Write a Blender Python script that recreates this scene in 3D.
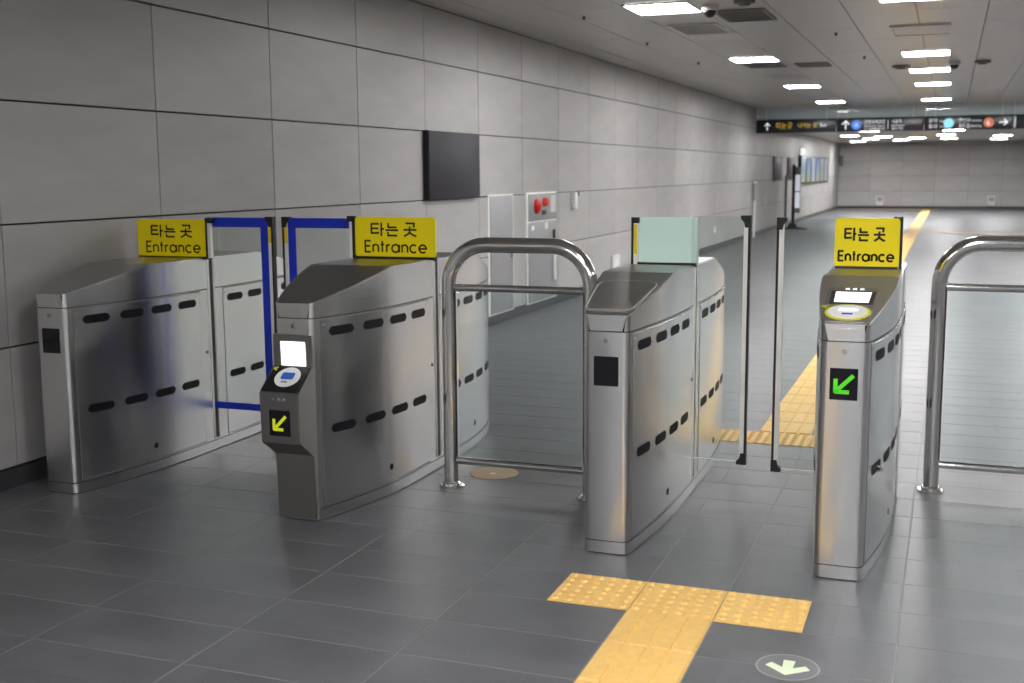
import bpy, bmesh, math, random
from mathutils import Matrix, Vector
random.seed(7)
S = bpy.context.scene
for o in list(bpy.data.objects): bpy.data.objects.remove(o)
COL = S.collection

# ------------------------------------------------------------ camera, world, exposure
F_PX, YAW, PIT, ROLL, EYE = 1162.0, 0.3594, 0.1443, -0.00699, 1.527
cy, sy, cp, sp, cr, sr = math.cos(YAW), math.sin(YAW), math.cos(PIT), math.sin(PIT), math.cos(ROLL), math.sin(ROLL)
Ry = Matrix(((cy, sy, 0), (-sy, cy, 0), (0, 0, 1)))
Rp = Matrix(((1, 0, 0), (0, cp, -sp), (0, sp, cp)))
Mx = Matrix(((1, 0, 0), (0, 0, -1), (0, 1, 0)))
Rr = Matrix(((cr, -sr, 0), (sr, cr, 0), (0, 0, 1)))
R = Rr @ Mx @ Rp @ Ry
cam_d = bpy.data.cameras.new('camera')
cam = bpy.data.objects.new('camera', cam_d); COL.objects.link(cam)
m = Matrix((R[0], -R[1], -R[2])).transposed().to_4x4()
m.translation = (0, 0, EYE)
cam.matrix_world = m
cam_d.sensor_fit = 'HORIZONTAL'; cam_d.sensor_width = 36.0
cam_d.lens = F_PX / 1024 * 36.0
cam_d.clip_start = 0.05; cam_d.clip_end = 200
cam_d.dof.use_dof = True; cam_d.dof.focus_distance = 4.9; cam_d.dof.aperture_fstop = 3.6
S.camera = cam
W = bpy.data.worlds.new('world'); S.world = W; W.use_nodes = True
W.node_tree.nodes['Background'].inputs[0].default_value = (0.5, 0.52, 0.55, 1)
W.node_tree.nodes['Background'].inputs[1].default_value = 0.02
S.view_settings.view_transform = 'Standard'; S.view_settings.look = 'None'
S.view_settings.gamma = 1.0; S.view_settings.use_curve_mapping = False
S.view_settings.exposure = 0.18
LAMP = 56.0          # radiance of the ceiling light diffusers

# ------------------------------------------------------------ materials
def nodes_of(name):
    mt = bpy.data.materials.new(name); mt.use_nodes = True
    nt = mt.node_tree
    return mt, nt, nt.nodes['Principled BSDF']
def srgb(r, g, b):
    f = lambda c: (c/255/12.92 if c/255 <= .04045 else ((c/255+.055)/1.055)**2.4)
    return (f(r), f(g), f(b), 1)
def noise_ramp(nt, scale, c0, c1, vec='Object', stretch=(1, 1, 1), detail=4):
    tc = nt.nodes.new('ShaderNodeTexCoord'); mp = nt.nodes.new('ShaderNodeMapping')
    mp.inputs['Scale'].default_value = stretch
    nz = nt.nodes.new('ShaderNodeTexNoise'); nz.inputs['Scale'].default_value = scale; nz.inputs['Detail'].default_value = detail
    rp = nt.nodes.new('ShaderNodeValToRGB'); rp.color_ramp.elements[0].color = c0; rp.color_ramp.elements[1].color = c1
    rp.color_ramp.elements[0].position = .3; rp.color_ramp.elements[1].position = .7
    nt.links.new(tc.outputs[vec], mp.inputs[0]); nt.links.new(mp.outputs[0], nz.inputs['Vector']); nt.links.new(nz.outputs[0], rp.inputs[0])
    return rp, nz
def simple(name, col, rough=.5, metal=0, emit=0, var=.06, scale=9.0, ior=1.45):
    mt, nt, b = nodes_of(name)
    c0 = tuple(max(0, c*(1-var)) for c in col[:3])+(1,); c1 = tuple(min(1, c*(1+var)) for c in col[:3])+(1,)
    rp, nz = noise_ramp(nt, scale, c0, c1)
    nt.links.new(rp.outputs[0], b.inputs['Base Color'])
    b.inputs['Roughness'].default_value = rough; b.inputs['Metallic'].default_value = metal; b.inputs['IOR'].default_value = ior
    if emit:
        b.inputs['Emission Color'].default_value = col; b.inputs['Emission Strength'].default_value = emit
    return mt
def steel(name, col=(.70, .695, .685), rough=.27, stretch=(.6, .6, 40), aniso=.7, bump=.0, var=.018):
    mt, nt, b = nodes_of(name)
    c0 = tuple(c*(1-var) for c in col)+(1,); c1 = tuple(c*(1+var) for c in col)+(1,)
    rp, nz = noise_ramp(nt, 3.0, c0, c1, stretch=stretch, detail=2)
    nt.links.new(rp.outputs[0], b.inputs['Base Color'])
    b.inputs['Metallic'].default_value = 1
    geo = nt.nodes.new('ShaderNodeNewGeometry'); cr_ = nt.nodes.new('ShaderNodeVectorMath'); cr_.operation = 'CROSS_PRODUCT'
    cr_.inputs[1].default_value = (0.02, 0.02, 1); nt.links.new(geo.outputs['Normal'], cr_.inputs[0]); nt.links.new(cr_.outputs[0], b.inputs['Tangent'])
    b.inputs['Anisotropic'].default_value = aniso; b.inputs['Anisotropic Rotation'].default_value = .25
    mr = nt.nodes.new('ShaderNodeMapRange'); mr.inputs['To Min'].default_value = rough-.012; mr.inputs['To Max'].default_value = rough+.018
    nt.links.new(nz.outputs[0], mr.inputs[0]); nt.links.new(mr.outputs[0], b.inputs['Roughness'])
    return mt
def thin_glass(name, tint, refl=1.0, rough=.02, ior=1.45):
    mt = bpy.data.materials.new(name); mt.use_nodes = True; nt = mt.node_tree; nt.nodes.clear()
    out = nt.nodes.new('ShaderNodeOutputMaterial'); mx = nt.nodes.new('ShaderNodeMixShader')
    tr = nt.nodes.new('ShaderNodeBsdfTransparent'); gl = nt.nodes.new('ShaderNodeBsdfGlossy'); fr = nt.nodes.new('ShaderNodeFresnel')
    tr.inputs[0].default_value = tint; gl.inputs['Roughness'].default_value = rough; fr.inputs['IOR'].default_value = ior
    gl.inputs[0].default_value = (refl, refl, refl, 1)
    nt.links.new(fr.outputs[0], mx.inputs[0]); nt.links.new(tr.outputs[0], mx.inputs[1]); nt.links.new(gl.outputs[0], mx.inputs[2])
    nt.links.new(mx.outputs[0], out.inputs[0])
    return mt
def emitter(name, col, s):
    mt, nt, b = nodes_of(name)
    b.inputs['Base Color'].default_value = col
    b.inputs['Emission Color'].default_value = col; b.inputs['Emission Strength'].default_value = s
    return mt

def stone_mat(name, c0, c1, rough, cell, spread):
    # polished slab: fine clouding plus a tone of its own for every slab (cell = slab size in metres)
    mt, nt, b = nodes_of(name)
    rp, nz = noise_ramp(nt, 2.6, c0, c1, vec='Object', stretch=(1, 1, 1), detail=8)
    geo = nt.nodes.new('ShaderNodeNewGeometry')
    sn = nt.nodes.new('ShaderNodeVectorMath'); sn.operation = 'DIVIDE'; sn.inputs[1].default_value = cell
    fl = nt.nodes.new('ShaderNodeVectorMath'); fl.operation = 'FLOOR'
    wn = nt.nodes.new('ShaderNodeTexWhiteNoise')
    mr = nt.nodes.new('ShaderNodeMapRange'); mr.inputs['To Min'].default_value = 1-spread; mr.inputs['To Max'].default_value = 1+spread
    mul = nt.nodes.new('ShaderNodeVectorMath'); mul.operation = 'SCALE'
    nt.links.new(geo.outputs['Position'], sn.inputs[0]); nt.links.new(sn.outputs[0], fl.inputs[0]); nt.links.new(fl.outputs[0], wn.inputs[0])
    nt.links.new(wn.outputs['Value'], mr.inputs[0]); nt.links.new(rp.outputs[0], mul.inputs[0]); nt.links.new(mr.outputs[0], mul.inputs['Scale'])
    # fine grain
    g = nt.nodes.new('ShaderNodeTexNoise'); g.inputs['Scale'].default_value = 140; g.inputs['Detail'].default_value = 3
    nt.links.new(geo.outputs['Position'], g.inputs['Vector'])
    mg = nt.nodes.new('ShaderNodeMapRange'); mg.inputs['From Min'].default_value = .3; mg.inputs['From Max'].default_value = .7; mg.inputs['To Min'].default_value = .82; mg.inputs['To Max'].default_value = 1.18
    m2 = nt.nodes.new('ShaderNodeVectorMath'); m2.operation = 'SCALE'
    nt.links.new(g.outputs[0], mg.inputs[0]); nt.links.new(mul.outputs[0], m2.inputs[0]); nt.links.new(mg.outputs[0], m2.inputs['Scale']); nt.links.new(m2.outputs[0], b.inputs['Base Color'])
    bp = nt.nodes.new('ShaderNodeBump'); bp.inputs['Strength'].default_value = .12; bp.inputs['Distance'].default_value = .002
    nt.links.new(g.outputs[0], bp.inputs['Height']); nt.links.new(bp.outputs[0], b.inputs['Normal'])
    mr2 = nt.nodes.new('ShaderNodeMapRange'); mr2.inputs['To Min'].default_value = rough-.06; mr2.inputs['To Max'].default_value = rough+.08
    nt.links.new(nz.outputs[0], mr2.inputs[0]); nt.links.new(mr2.outputs[0], b.inputs['Roughness'])
    return mt

M = {}
M['floor'] = stone_mat('grey_porcelain', (.078, .080, .087, 1), (.116, .118, .126, 1), .41, (.3, .3, 50), .10)
M['grout'] = simple('floor_grout', (.26, .255, .24, 1), .8)
def wall_mat():
    mt, nt, b = nodes_of('wall_stone')
    rp, nz = noise_ramp(nt, 1.6, (.350, .342, .338, 1), (.408, .400, .394, 1), vec='Object', stretch=(1, .55, 2.4), detail=9)
    mp_ = [n for n in nt.nodes if n.type == 'MAPPING'][0]; mp_.vector_type = 'POINT'; mp_.inputs['Rotation'].default_value = (.75, 0, 0)
    nz.inputs['Distortion'].default_value = 1.3
    oi = nt.nodes.new('ShaderNodeObjectInfo')
    mr = nt.nodes.new('ShaderNodeMapRange'); mr.inputs['To Min'].default_value = .92; mr.inputs['To Max'].default_value = 1.06
    mul = nt.nodes.new('ShaderNodeVectorMath'); mul.operation = 'SCALE'
    nt.links.new(oi.outputs['Random'], mr.inputs[0]); nt.links.new(rp.outputs[0], mul.inputs[0]); nt.links.new(mr.outputs[0], mul.inputs['Scale'])
    nt.links.new(mul.outputs[0], b.inputs['Base Color']); b.inputs['Roughness'].default_value = .42
    return mt
M['wall'] = wall_mat()
M['joint'] = simple('wall_joint', (.05, .047, .043, 1), .9)
M['base'] = simple('baseboard_stone', (.045, .046, .05, 1), .35)
M['ceil'] = simple('ceiling_metal', (.50, .49, .475, 1), .30, metal=.25, var=.03)
M['ceilgap'] = simple('ceiling_gap', (.09, .09, .09, 1), .8)
M['plain'] = simple('plain_wall', (.36, .355, .345, 1), .5)
M['steel_panel'] = steel('brushed_steel_panel', (.72, .72, .725), .26, aniso=.75)
M['steel'] = M['steel_panel']
M['steel_top'] = steel('brushed_steel_cover', (.44, .432, .42), .36, stretch=(40, .6, .6))
M['steel_dark'] = steel('dull_steel', (.36, .345, .325), .38)
M['chrome'] = steel('polished_tube', (.78, .77, .755), .13, var=.01, aniso=0)
M['alu'] = simple('satin_aluminium', (.84, .82, .79, 1), .4, metal=.2)
M['black'] = simple('black_plastic', (.012, .012, .014, 1), .35)
M['blackglass'] = simple('black_window', (.008, .007, .01, 1), .12)
M['sensor'] = simple('dark_sensor', (.010, .008, .012, 1), .55, ior=1.25)
M['yellow'] = simple('yellow_film', srgb(250, 228, 6), .35, var=.01)
M['yellowtape'] = simple('yellow_tape', srgb(225, 200, 20), .4, var=.03)
M['ink'] = simple('black_ink', (.012, .011, .006, 1), .5)
M['blue'] = simple('blue_tape', srgb(18, 48, 186), .45, var=.04)
M['glass'] = thin_glass('flap_glass', (.93, .96, .95, 1))
M['railglass'] = thin_glass('rail_glass', (.92, .955, .955, 1))
M['curtain'] = thin_glass('smoke_curtain_glass', (.70, .80, .82, 1), ior=1.6)
_nt = M['curtain'].node_tree     # pale diffuse haze painted in to lighten the pane
_df = _nt.nodes.new('ShaderNodeBsdfDiffuse'); _df.inputs[0].default_value = (.80, .90, .92, 1); _mx = _nt.nodes.new('ShaderNodeMixShader'); _mx.inputs[0].default_value = .6
_o = [n for n in _nt.nodes if n.type == 'OUTPUT_MATERIAL'][0]; _src = _o.inputs[0].links[0].from_socket
_nt.links.new(_src, _mx.inputs[1]); _nt.links.new(_df.outputs[0], _mx.inputs[2]); _nt.links.new(_mx.outputs[0], _o.inputs[0])
M['mint'] = simple('frosted_mint_glass', srgb(212, 240, 228), .2, var=.015)
M['mintedge'] = simple('mint_glass_edge', srgb(196, 226, 216), .15, var=.01)
M['tact'] = simple('yellow_tactile', srgb(228, 186, 108), .55, var=.06, scale=30)
M['lamp'] = emitter('lamp_diffuser', (1, .988, .985, 1), LAMP)
M['lampoff'] = simple('unlit_diffuser', (.6, .6, .59, 1), .4)
M['frame'] = simple('white_metal', (.62, .61, .6, 1), .4)
M['grille'] = simple('grille_grey', (.16, .155, .15, 1), .5)
M['navy'] = simple('sign_navy', (.012, .013, .02, 1), .3)
M['white_print'] = emitter('white_print', (.85, .86, .88, 1), .35)
M['amber_print'] = emitter('amber_print', (.9, .58, .05, 1), .3)
M['blue_disc'] = emitter('blue_disc', (.05, .2, .75, 1), .5)
M['teal_disc'] = emitter('teal_disc', (.25, .65, .75, 1), .5)
M['brown_disc'] = emitter('brown_disc', (.55, .16, .08, 1), .4)
M['screen_white'] = emitter('white_screen', (.93, .95, 1, 1), .75)
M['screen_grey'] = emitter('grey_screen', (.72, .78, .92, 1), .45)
M['screen_blue'] = emitter('blue_screen', (.015, .09, .38, 1), .15)
M['arrow_green'] = emitter('green_arrow', (.07, .52, .015, 1), .35)
M['arrow_lime'] = emitter('lime_arrow', (.52, .58, .02, 1), .4)
M['lime'] = simple('lime_print', srgb(205, 205, 40), .45)
M['white'] = simple('white_plastic', (.75, .75, .74, 1), .4)
M['led'] = emitter('led_white', (.8, .85, .95, 1), .6)
M['led_off'] = simple('led_off', (.25, .25, .27, 1), .3)
M['darkplate'] = simple('dark_plate', (.022, .021, .029, 1), .5, var=.05, ior=1.35)
M['panel_grey'] = simple('grey_access_panel', (.29, .29, .30, 1), .45, metal=.2)
M['red'] = simple('red_paint', srgb(190, 25, 22), .35)
M['redlamp'] = emitter('red_lamp', (.7, .05, .035, 1), .08)
M['tan'] = simple('tan_cover', srgb(186, 164, 132), .6)
M['pale'] = simple('pale_green_print', srgb(222, 232, 200), .5, var=.02)
M['clear'] = simple('sticker_grey', (.15, .152, .158, 1), .3)
M['ring'] = simple('sticker_ring', (.3, .3, .3, 1), .4)

# ------------------------------------------------------------ mesh helpers
def link(name, bm, mat, parent=None, smooth=False, loc=None):
    me = bpy.data.meshes.new(name)
    bmesh.ops.recalc_face_normals(bm, faces=bm.faces[:])
    bm.to_mesh(me); bm.free()
    if smooth:
        me.polygons.foreach_set('use_smooth', [True]*len(me.polygons))
        me.update()
    me.materials.append(M[mat] if isinstance(mat, str) else mat)
    o = bpy.data.objects.new(name, me); COL.objects.link(o)
    if smooth:
        try: me.set_sharp_from_angle(angle=math.radians(32))
        except Exception: pass
    if loc: o.location = loc
    if parent: o.parent = parent
    return o
def tag(o, label, cat, group=None):
    o['label'] = label; o['category'] = cat
    if group: o['group'] = group
    return o
def thing(name, label, cat, loc=(0, 0, 0), group=None):
    o = bpy.data.objects.new(name, None); COL.objects.link(o); o.location = loc
    o.empty_display_size = .1
    return tag(o, label, cat, group)
def struct(o):
    o['kind'] = 'structure'; return o
def box(bm, x0, x1, y0, y1, z0, z1, bev=0):
    vs = [bm.verts.new(p) for p in ((x0, y0, z0), (x1, y0, z0), (x1, y1, z0), (x0, y1, z0), (x0, y0, z1), (x1, y0, z1), (x1, y1, z1), (x0, y1, z1))]
    fs = [bm.faces.new([vs[i] for i in q]) for q in ((3, 2, 1, 0), (4, 5, 6, 7), (0, 1, 5, 4), (1, 2, 6, 5), (2, 3, 7, 6), (3, 0, 4, 7))]
    if bev:
        es = list({e for f in fs for e in f.edges})
        bmesh.ops.bevel(bm, geom=es, offset=bev, segments=2, affect='EDGES', profile=.5)
    return bm
def boxo(name, b, mat, parent=None, bev=0, smooth=False):
    """box given in world coordinates; origin stays at the parent's"""
    off = parent_world(parent)
    bm = bmesh.new(); box(bm, b[0]-off.x, b[1]-off.x, b[2]-off.y, b[3]-off.y, b[4]-off.z, b[5]-off.z, bev)
    return link(name, bm, mat, parent, smooth or bev > 0)
def parent_world(p):
    v = Vector((0, 0, 0))
    while p: v += p.location; p = p.parent
    return v
def tube(bm, path, r, seg=16, closed=False):
    rings = []; n = len(path); path = [Vector(p) for p in path]
    up = None
    for i, p in enumerate(path):
        t = (path[min(i+1, n-1)]-path[max(i-1, 0)]).normalized()
        if up is None: up = t.orthogonal().normalized()
        up = (up - t*up.dot(t)).normalized(); sd = t.cross(up)
        rr = r[i] if isinstance(r, (list, tuple)) else r
        rings.append([bm.verts.new(p+up*rr*math.cos(2*math.pi*k/seg)+sd*rr*math.sin(2*math.pi*k/seg)) for k in range(seg)])
    for a, b in zip(rings, rings[1:]):
        for k in range(seg): bm.faces.new((a[k], a[(k+1) % seg], b[(k+1) % seg], b[k]))
    bm.faces.new(rings[0][::-1]); bm.faces.new(rings[-1])
def cyl(bm, c, r, h, axis='z', seg=24, bev=0):
    d = {'x': (1, 0, 0), 'y': (0, 1, 0), 'z': (0, 0, 1)}[axis]; c = Vector(c); d = Vector(d)
    if bev: tube(bm, [c, c+d*(1e-5), c+d*(h-bev), c+d*h], [r, r, r, r-bev], seg)
    else: tube(bm, [c, c+d*h], r, seg)
def poly(bm, pts): return bm.faces.new([bm.verts.new(p) for p in pts])
def prism(bm, pts2, f, d0, d1):
    """extrude a 2-D outline; f(u,v,d)->xyz"""
    a = [bm.verts.new(f(u, v, d0)) for u, v in pts2]; b = [bm.verts.new(f(u, v, d1)) for u, v in pts2]
    n = len(a); bm.faces.new(a[::-1]); bm.faces.new(b)
    for i in range(n): bm.faces.new((a[i], a[(i+1) % n], b[(i+1) % n], b[i]))
def rrect(w, h, r, n=5, cx=0, cy=0):
    out = []
    for k, (sx, sy_) in enumerate(((1, 1), (-1, 1), (-1, -1), (1, -1))):
        for i in range(n+1):
            a = math.pi/2*(k+i/n)
            out.append((cx+sx*(w/2-r)+r*math.cos(a), cy+sy_*(h/2-r)+r*math.sin(a)))
    return out
def circ(r, n=28, cx=0, cy=0, ry=None):
    ry = r if ry is None else ry
    return [(cx+r*math.cos(2*math.pi*i/n), cy+ry*math.sin(2*math.pi*i/n)) for i in range(n)]
def stroke(bm, pts, w, f):
    """pen stroke with round joins, f(u,v)->xyz"""
    for a, b in zip(pts, pts[1:]):
        d = Vector((b[0]-a[0], b[1]-a[1]));
        if d.length < 1e-9: continue
        n = Vector((-d.y, d.x)).normalized()*w/2
        poly(bm, [f(a[0]+n.x, a[1]+n.y), f(a[0]-n.x, a[1]-n.y), f(b[0]-n.x, b[1]-n.y), f(b[0]+n.x, b[1]+n.y)])
    for p in pts[1:-1]:
        poly(bm, [f(u, v) for u, v in circ(w/2, 8, p[0], p[1])])
def arc(cx, cy_, r, a0, a1, n=14, ry=None):
    ry = r if ry is None else ry
    return [(cx+r*math.cos(math.radians(a0+(a1-a0)*i/n)), cy_+ry*math.sin(math.radians(a0+(a1-a0)*i/n))) for i in range(n+1)]
X = .68
GLYPH = {
 'E': (.50, [[(.5, 1), (.04, 1), (.04, 0), (.5, 0)], [(.04, .53), (.44, .53)]]),
 'n': (.52, [[(.04, 0), (.04, X)], [(.04, 0), (.04, X-.24)]+arc(.26, X-.24, .22, 180, 0)+[(.48, 0)]]),
 't': (.30, [[(.13, 1), (.13, 0)], [(0, X), (.28, X)]]),
 'r': (.30, [[(.04, 0), (.04, X)], [(.04, X-.24)]+arc(.26, X-.24, .22, 180, 80, 7)]),
 'a': (.66, [arc(.31, X/2, .29, 0, 360, 22, X/2), [(.62, 0), (.62, X)]]),
 'c': (.58, [arc(.31, X/2, .29, 48, 312, 18, X/2)]),
 'e': (.62, [[(.03, X/2), (.60, X/2)]+arc(.31, X/2, .29, 0, 315, 20, X/2)]),
}
def word_strokes(word, gap=.15):
    x = 0; out = []
    for ch in word:
        w, ss = GLYPH[ch]
        out += [[(x+u, v) for u, v in s] for s in ss]; x += w+gap
    return out, x-gap
HANGUL = [  # three blocks in a unit-high line, total width 3.45
 [(.62, .92), (.05, .92), (.05, .20), (.64, .22)], [(.05, .57), (.58, .57)], [(.80, 1.02), (.80, -.02)], [(.80, .52), (1.0, .52)],
 [(1.32, 1.0), (1.32, .66), (1.95, .66)], [(1.12, .44), (2.06, .44)], [(1.30, .30), (1.30, .02), (1.98, .02)],
 [(2.62, .98), (3.26, .98), (3.22, .66)], [(2.92, .74), (2.92, .50)], [(2.46, .48), (3.42, .48)], [(2.94, .40), (2.84, .18), (2.50, -.02)], [(2.92, .26), (3.12, .10), (3.40, -.02)]]
def text_bm(body, size, f, align='LEFT', width=None):
    c = bpy.data.curves.new('txt', 'FONT'); c.body = body; c.size = size; c.align_x = align; c.resolution_u = 2
    o = bpy.data.objects.new('txt', c); COL.objects.link(o)
    dg = bpy.context.evaluated_depsgraph_get(); me = bpy.data.meshes.new_from_object(o.evaluated_get(dg))
    bm = bmesh.new(); bm.from_mesh(me)
    bpy.data.objects.remove(o); bpy.data.curves.remove(c); bpy.data.meshes.remove(me)
    k = 1
    if width and bm.verts:
        k = width/max(1e-6, max(v.co.x for v in bm.verts)-min(v.co.x for v in bm.verts))
    for v in bm.verts: v.co = Vector(f(v.co.x*k, v.co.y))
    return bm
def join(dst, src):
    me = bpy.data.meshes.new('tmp'); src.to_mesh(me); src.free(); dst.from_mesh(me); bpy.data.meshes.remove(me)

# ------------------------------------------------------------ setting
WX, FARY, CEIL, CEIL2, BEAM, STEP = -4.29, 49.0, 2.957, 2.62, 27.6, 30.0
RX, BACKY = 6.2, -9.0
# floor
bm = bmesh.new(); box(bm, WX-.2, RX, BACKY, FARY+.2, -.2, -.0010)
floor = struct(link('floor', bm, 'grout'))
xe = [-4.605, -4.005, -3.405, -2.805, -2.205, -1.605, -1.005, -.70]
while xe[-1] < RX: xe.append((xe[-1] if len(xe) > 8 else -.70)+.6)
tile_meshes = {}
def tile_mesh(w):
    k = round(w, 3)
    if k not in tile_meshes:
        b = bmesh.new(); g = .0016
        o = [(-w/2+g, -.15+g), (w/2-g, -.15+g), (w/2-g, .15-g), (-w/2+g, .15-g)]
        i = [(-w/2+g+.001, -.149+g), (w/2-g-.001, -.149+g), (w/2-g-.001, .149-g), (-w/2+g+.001, .149-g)]
        lo = [b.verts.new((*p, -.0012)) for p in o]; hi = [b.verts.new((*p, 0)) for p in i]
        b.faces.new(hi)
        for q in range(4): b.faces.new((lo[q], lo[(q+1) % 4], hi[(q+1) % 4], hi[q]))
        me = bpy.data.meshes.new('floor_tile'); b.to_mesh(me); b.free(); me.materials.append(M['floor']); tile_meshes[k] = me
    return tile_meshes[k]
rest = bmesh.new()
j0, j1 = -42, 151
for j in range(j0, j1):
    y0 = 3.797+.3*j
    if y0 < BACKY-.1 or y0+.3 > FARY+.1: continue
    near = 2.2 < y0 < 8.5
    for a, b in zip(xe, xe[1:]):
        a2 = max(a, WX)
        if b > RX+.5: continue
        if near and b < 1.8:
            o = bpy.data.objects.new('floor_tile', tile_mesh(b-a2)); COL.objects.link(o)
            o.location = ((a2+b)/2, y0+.15, 0); o.parent = floor
        else:
            g = .0016
            lo = [rest.verts.new(p) for p in ((a2+g, y0+g, -.0012), (b-g, y0+g, -.0012), (b-g, y0+.3-g, -.0012), (a2+g, y0+.3-g, -.0012))]
            hi = [rest.verts.new((v.co.x, v.co.y, 0)) for v in lo]
            rest.faces.new(hi)
            for q in range(4): rest.faces.new((lo[q], lo[(q+1) % 4], hi[(q+1) % 4], hi[q]))
o = link('floor_tiles', rest, 'floor', floor); o['kind'] = 'stuff'
# left wall
bm = bmesh.new(); box(bm, WX-.25, WX-.022, BACKY, FARY+.2, 0, CEIL)
wall_left = struct(link('wall_left', bm, 'joint'))
zs = [.10, .695, 1.293, 1.89, 2.485, CEIL]
def panel_mesh(w, h, gy, gz, d=.022):
    b = bmesh.new(); box(b, -d, 0, -w/2+gy, w/2-gy, -h/2+gz, h/2-gz)
    e = [x for x in b.edges if all(abs(v.co.x) < 1e-6 for v in x.verts)]
    bmesh.ops.bevel(b, geom=e, offset=.002, segments=1, affect='EDGES')
    bmesh.ops.recalc_face_normals(b, faces=b.faces[:])
    me = bpy.data.meshes.new('wall_panel'); b.to_mesh(me); b.free(); me.materials.append(M['wall']); return me
pm = {}
PW = 1.2257
for k in range(-11, 37):
    y = 4.415+PW*k
    y1 = min(y+PW, FARY)
    for a, b in zip(zs, zs[1:]):
        key = (round(y1-y, 3), round(b-a, 3))
        if key not in pm: pm[key] = panel_mesh(y1-y, b-a, .0034, .0045)
        o = bpy.data.objects.new('wall_panel', pm[key]); COL.objects.link(o); o.parent = wall_left
        o.location = (WX+random.uniform(-.0012, .0), (y+y1)/2, (a+b)/2)
struct(boxo('baseboard_left', (WX-.022, WX+.008, BACKY, FARY, -.001, .093), 'base'))
# far wall
bm = bmesh.new(); box(bm, WX-.2, RX, FARY+.022, FARY+.25, 0, CEIL)
wall_far = struct(link('wall_far', bm, 'joint'))
x = WX
while x < RX-.1:
    x1 = min(x+PW, RX)
    for a, b in zip(zs, zs[1:]):
        if a > CEIL2: continue
        key = (round(x1-x, 3), round(b-a, 3))
        if key not in pm: pm[key] = panel_mesh(x1-x, b-a, .0034, .0045)
        o = bpy.data.objects.new('wall_panel', pm[key]); COL.objects.link(o); o.parent = wall_far
        o.rotation_euler = (0, 0, -math.pi/2); o.location = ((x+x1)/2, FARY, (a+b)/2)
    x += PW
struct(boxo('baseboard_far', (WX+.01, RX, FARY-.012, FARY+.02, -.001, .095), 'base'))
# walls of the hall that the camera does not see
struct(boxo('wall_right', (RX, RX+.2, BACKY, FARY+.2, -.2, CEIL), 'plain'))
struct(boxo('wall_back', (WX-.2, RX+.2, BACKY-.2, BACKY, -.2, CEIL), 'plain'))
# ceiling
bm = bmesh.new(); box(bm, WX-.25, RX+.2, BACKY-.2, STEP, CEIL+.012, CEIL+.2)
box(bm, WX-.25, RX+.2, STEP, FARY+.25, CEIL2, CEIL+.2)
ceiling = struct(link('ceiling', bm, 'ceilgap'))
cxs = [WX]+[-.963+.6*k for k in range(-5, 12)]+[RX]
cpm = {}
restc = bmesh.new()
y = -9.0
rows = []
while y < STEP-.01: rows.append((y, min(y+1.2, STEP))); y += 1.2
for (ya, yb) in rows:
    for a, b in zip(cxs, cxs[1:]):
        if b-a < .02: continue
        if ya > 6.5 and a < 1.7 and ya < BEAM:
            key = (round(b-a, 3), round(yb-ya, 3))
            if key not in cpm:
                t = bmesh.new(); box(t, -(b-a)/2+.0045, (b-a)/2-.0045, -(yb-ya)/2+.0025, (yb-ya)/2-.0025, 0, .012)
                bmesh.ops.recalc_face_normals(t, faces=t.faces[:])
                me = bpy.data.meshes.new('ceiling_panel'); t.to_mesh(me); t.free(); me.materials.append(M['ceil']); cpm[key] = me
            o = bpy.data.objects.new('ceiling_panel', cpm[key]); COL.objects.link(o); o.parent = ceiling
            o.location = ((a+b)/2, (ya+yb)/2, CEIL+random.uniform(0, .0015))
        else:
            box(restc, a+.003, b-.003, ya+.0015, yb-.0015, CEIL, CEIL+.012)
y = STEP
while y < FARY:
    for a, b in zip(cxs, cxs[1:]):
        if b-a > .02: box(restc, a+.003, b-.003, y+.0015, min(y+1.2, FARY)-.0015, CEIL2-.012, CEIL2)
    y += 1.2
o = link('ceiling_panels', restc, 'ceil', ceiling); o['kind'] = 'stuff'
struct(boxo('trim_1', (WX, RX, STEP-.02, STEP, CEIL2-.012, CEIL), 'plain'))

# ------------------------------------------------------------ ceiling lights
def ceiling_light(x, y, z, w, l, lit, label, group):
    t = thing('ceiling_light', label, 'ceiling light', (x, y, z), group)
    bm = bmesh.new(); f = .018
    for b in ((-w/2-f, w/2+f, -l/2-f, -l/2), (-w/2-f, w/2+f, l/2, l/2+f), (-w/2-f, -w/2, -l/2, l/2), (w/2, w/2+f, -l/2, l/2)):
        box(bm, *b, -.02, 0)
    link('frame', bm, 'frame', t)
    bm = bmesh.new(); box(bm, -w/2, w/2, -l/2, l/2, -.014, -.002)
    link('diffuser', bm, 'lamp' if lit else 'lampoff', t)
    return t
ordn = ['nearest', 'second', 'third', 'fourth', 'fifth', 'sixth']
for i, yy in enumerate((10.32, 15.42, 20.6, 25.5)):
    ceiling_light(-2.44, yy, CEIL, .54, .62, True, 'lit square ceiling light in the row nearest the panelled wall, %s along' % ordn[i], 'ceiling lights')
for i, yy in enumerate((10.35, 15.5, 18.12, 21.0, 25.6)):
    ceiling_light(-.36, yy, CEIL, .54, .62, True, 'lit square ceiling light in the row above the far tactile path, %s along' % ordn[i], 'ceiling lights')
ceiling_light(-.36, 12.95, CEIL, .54, .8, False, 'unlit ceiling light panel ahead of the bright row above the path', 'ceiling lights')
rank = ['leftmost', 'second from left', 'third from left', 'fourth from left', 'fifth from left', 'sixth from left', 'upper of the pair', 'lower of the pair', 'rightmost', 'just below the rightmost']
for i, (xx, yy) in enumerate(((-3.04, 38.3), (-3.34, 46.0), (-2.65, 42.3), (-2.14, 40), (-1.72, 44.3), (-1.15, 42), (-.22, 39), (-.145, 43.3), (1.47, 40.6), (1.5, 45))):
    ceiling_light(xx, yy, CEIL2-.012, .54, .62, True, 'small lit ceiling light under the hanging signs, ' + rank[i], 'far ceiling lights')
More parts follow.
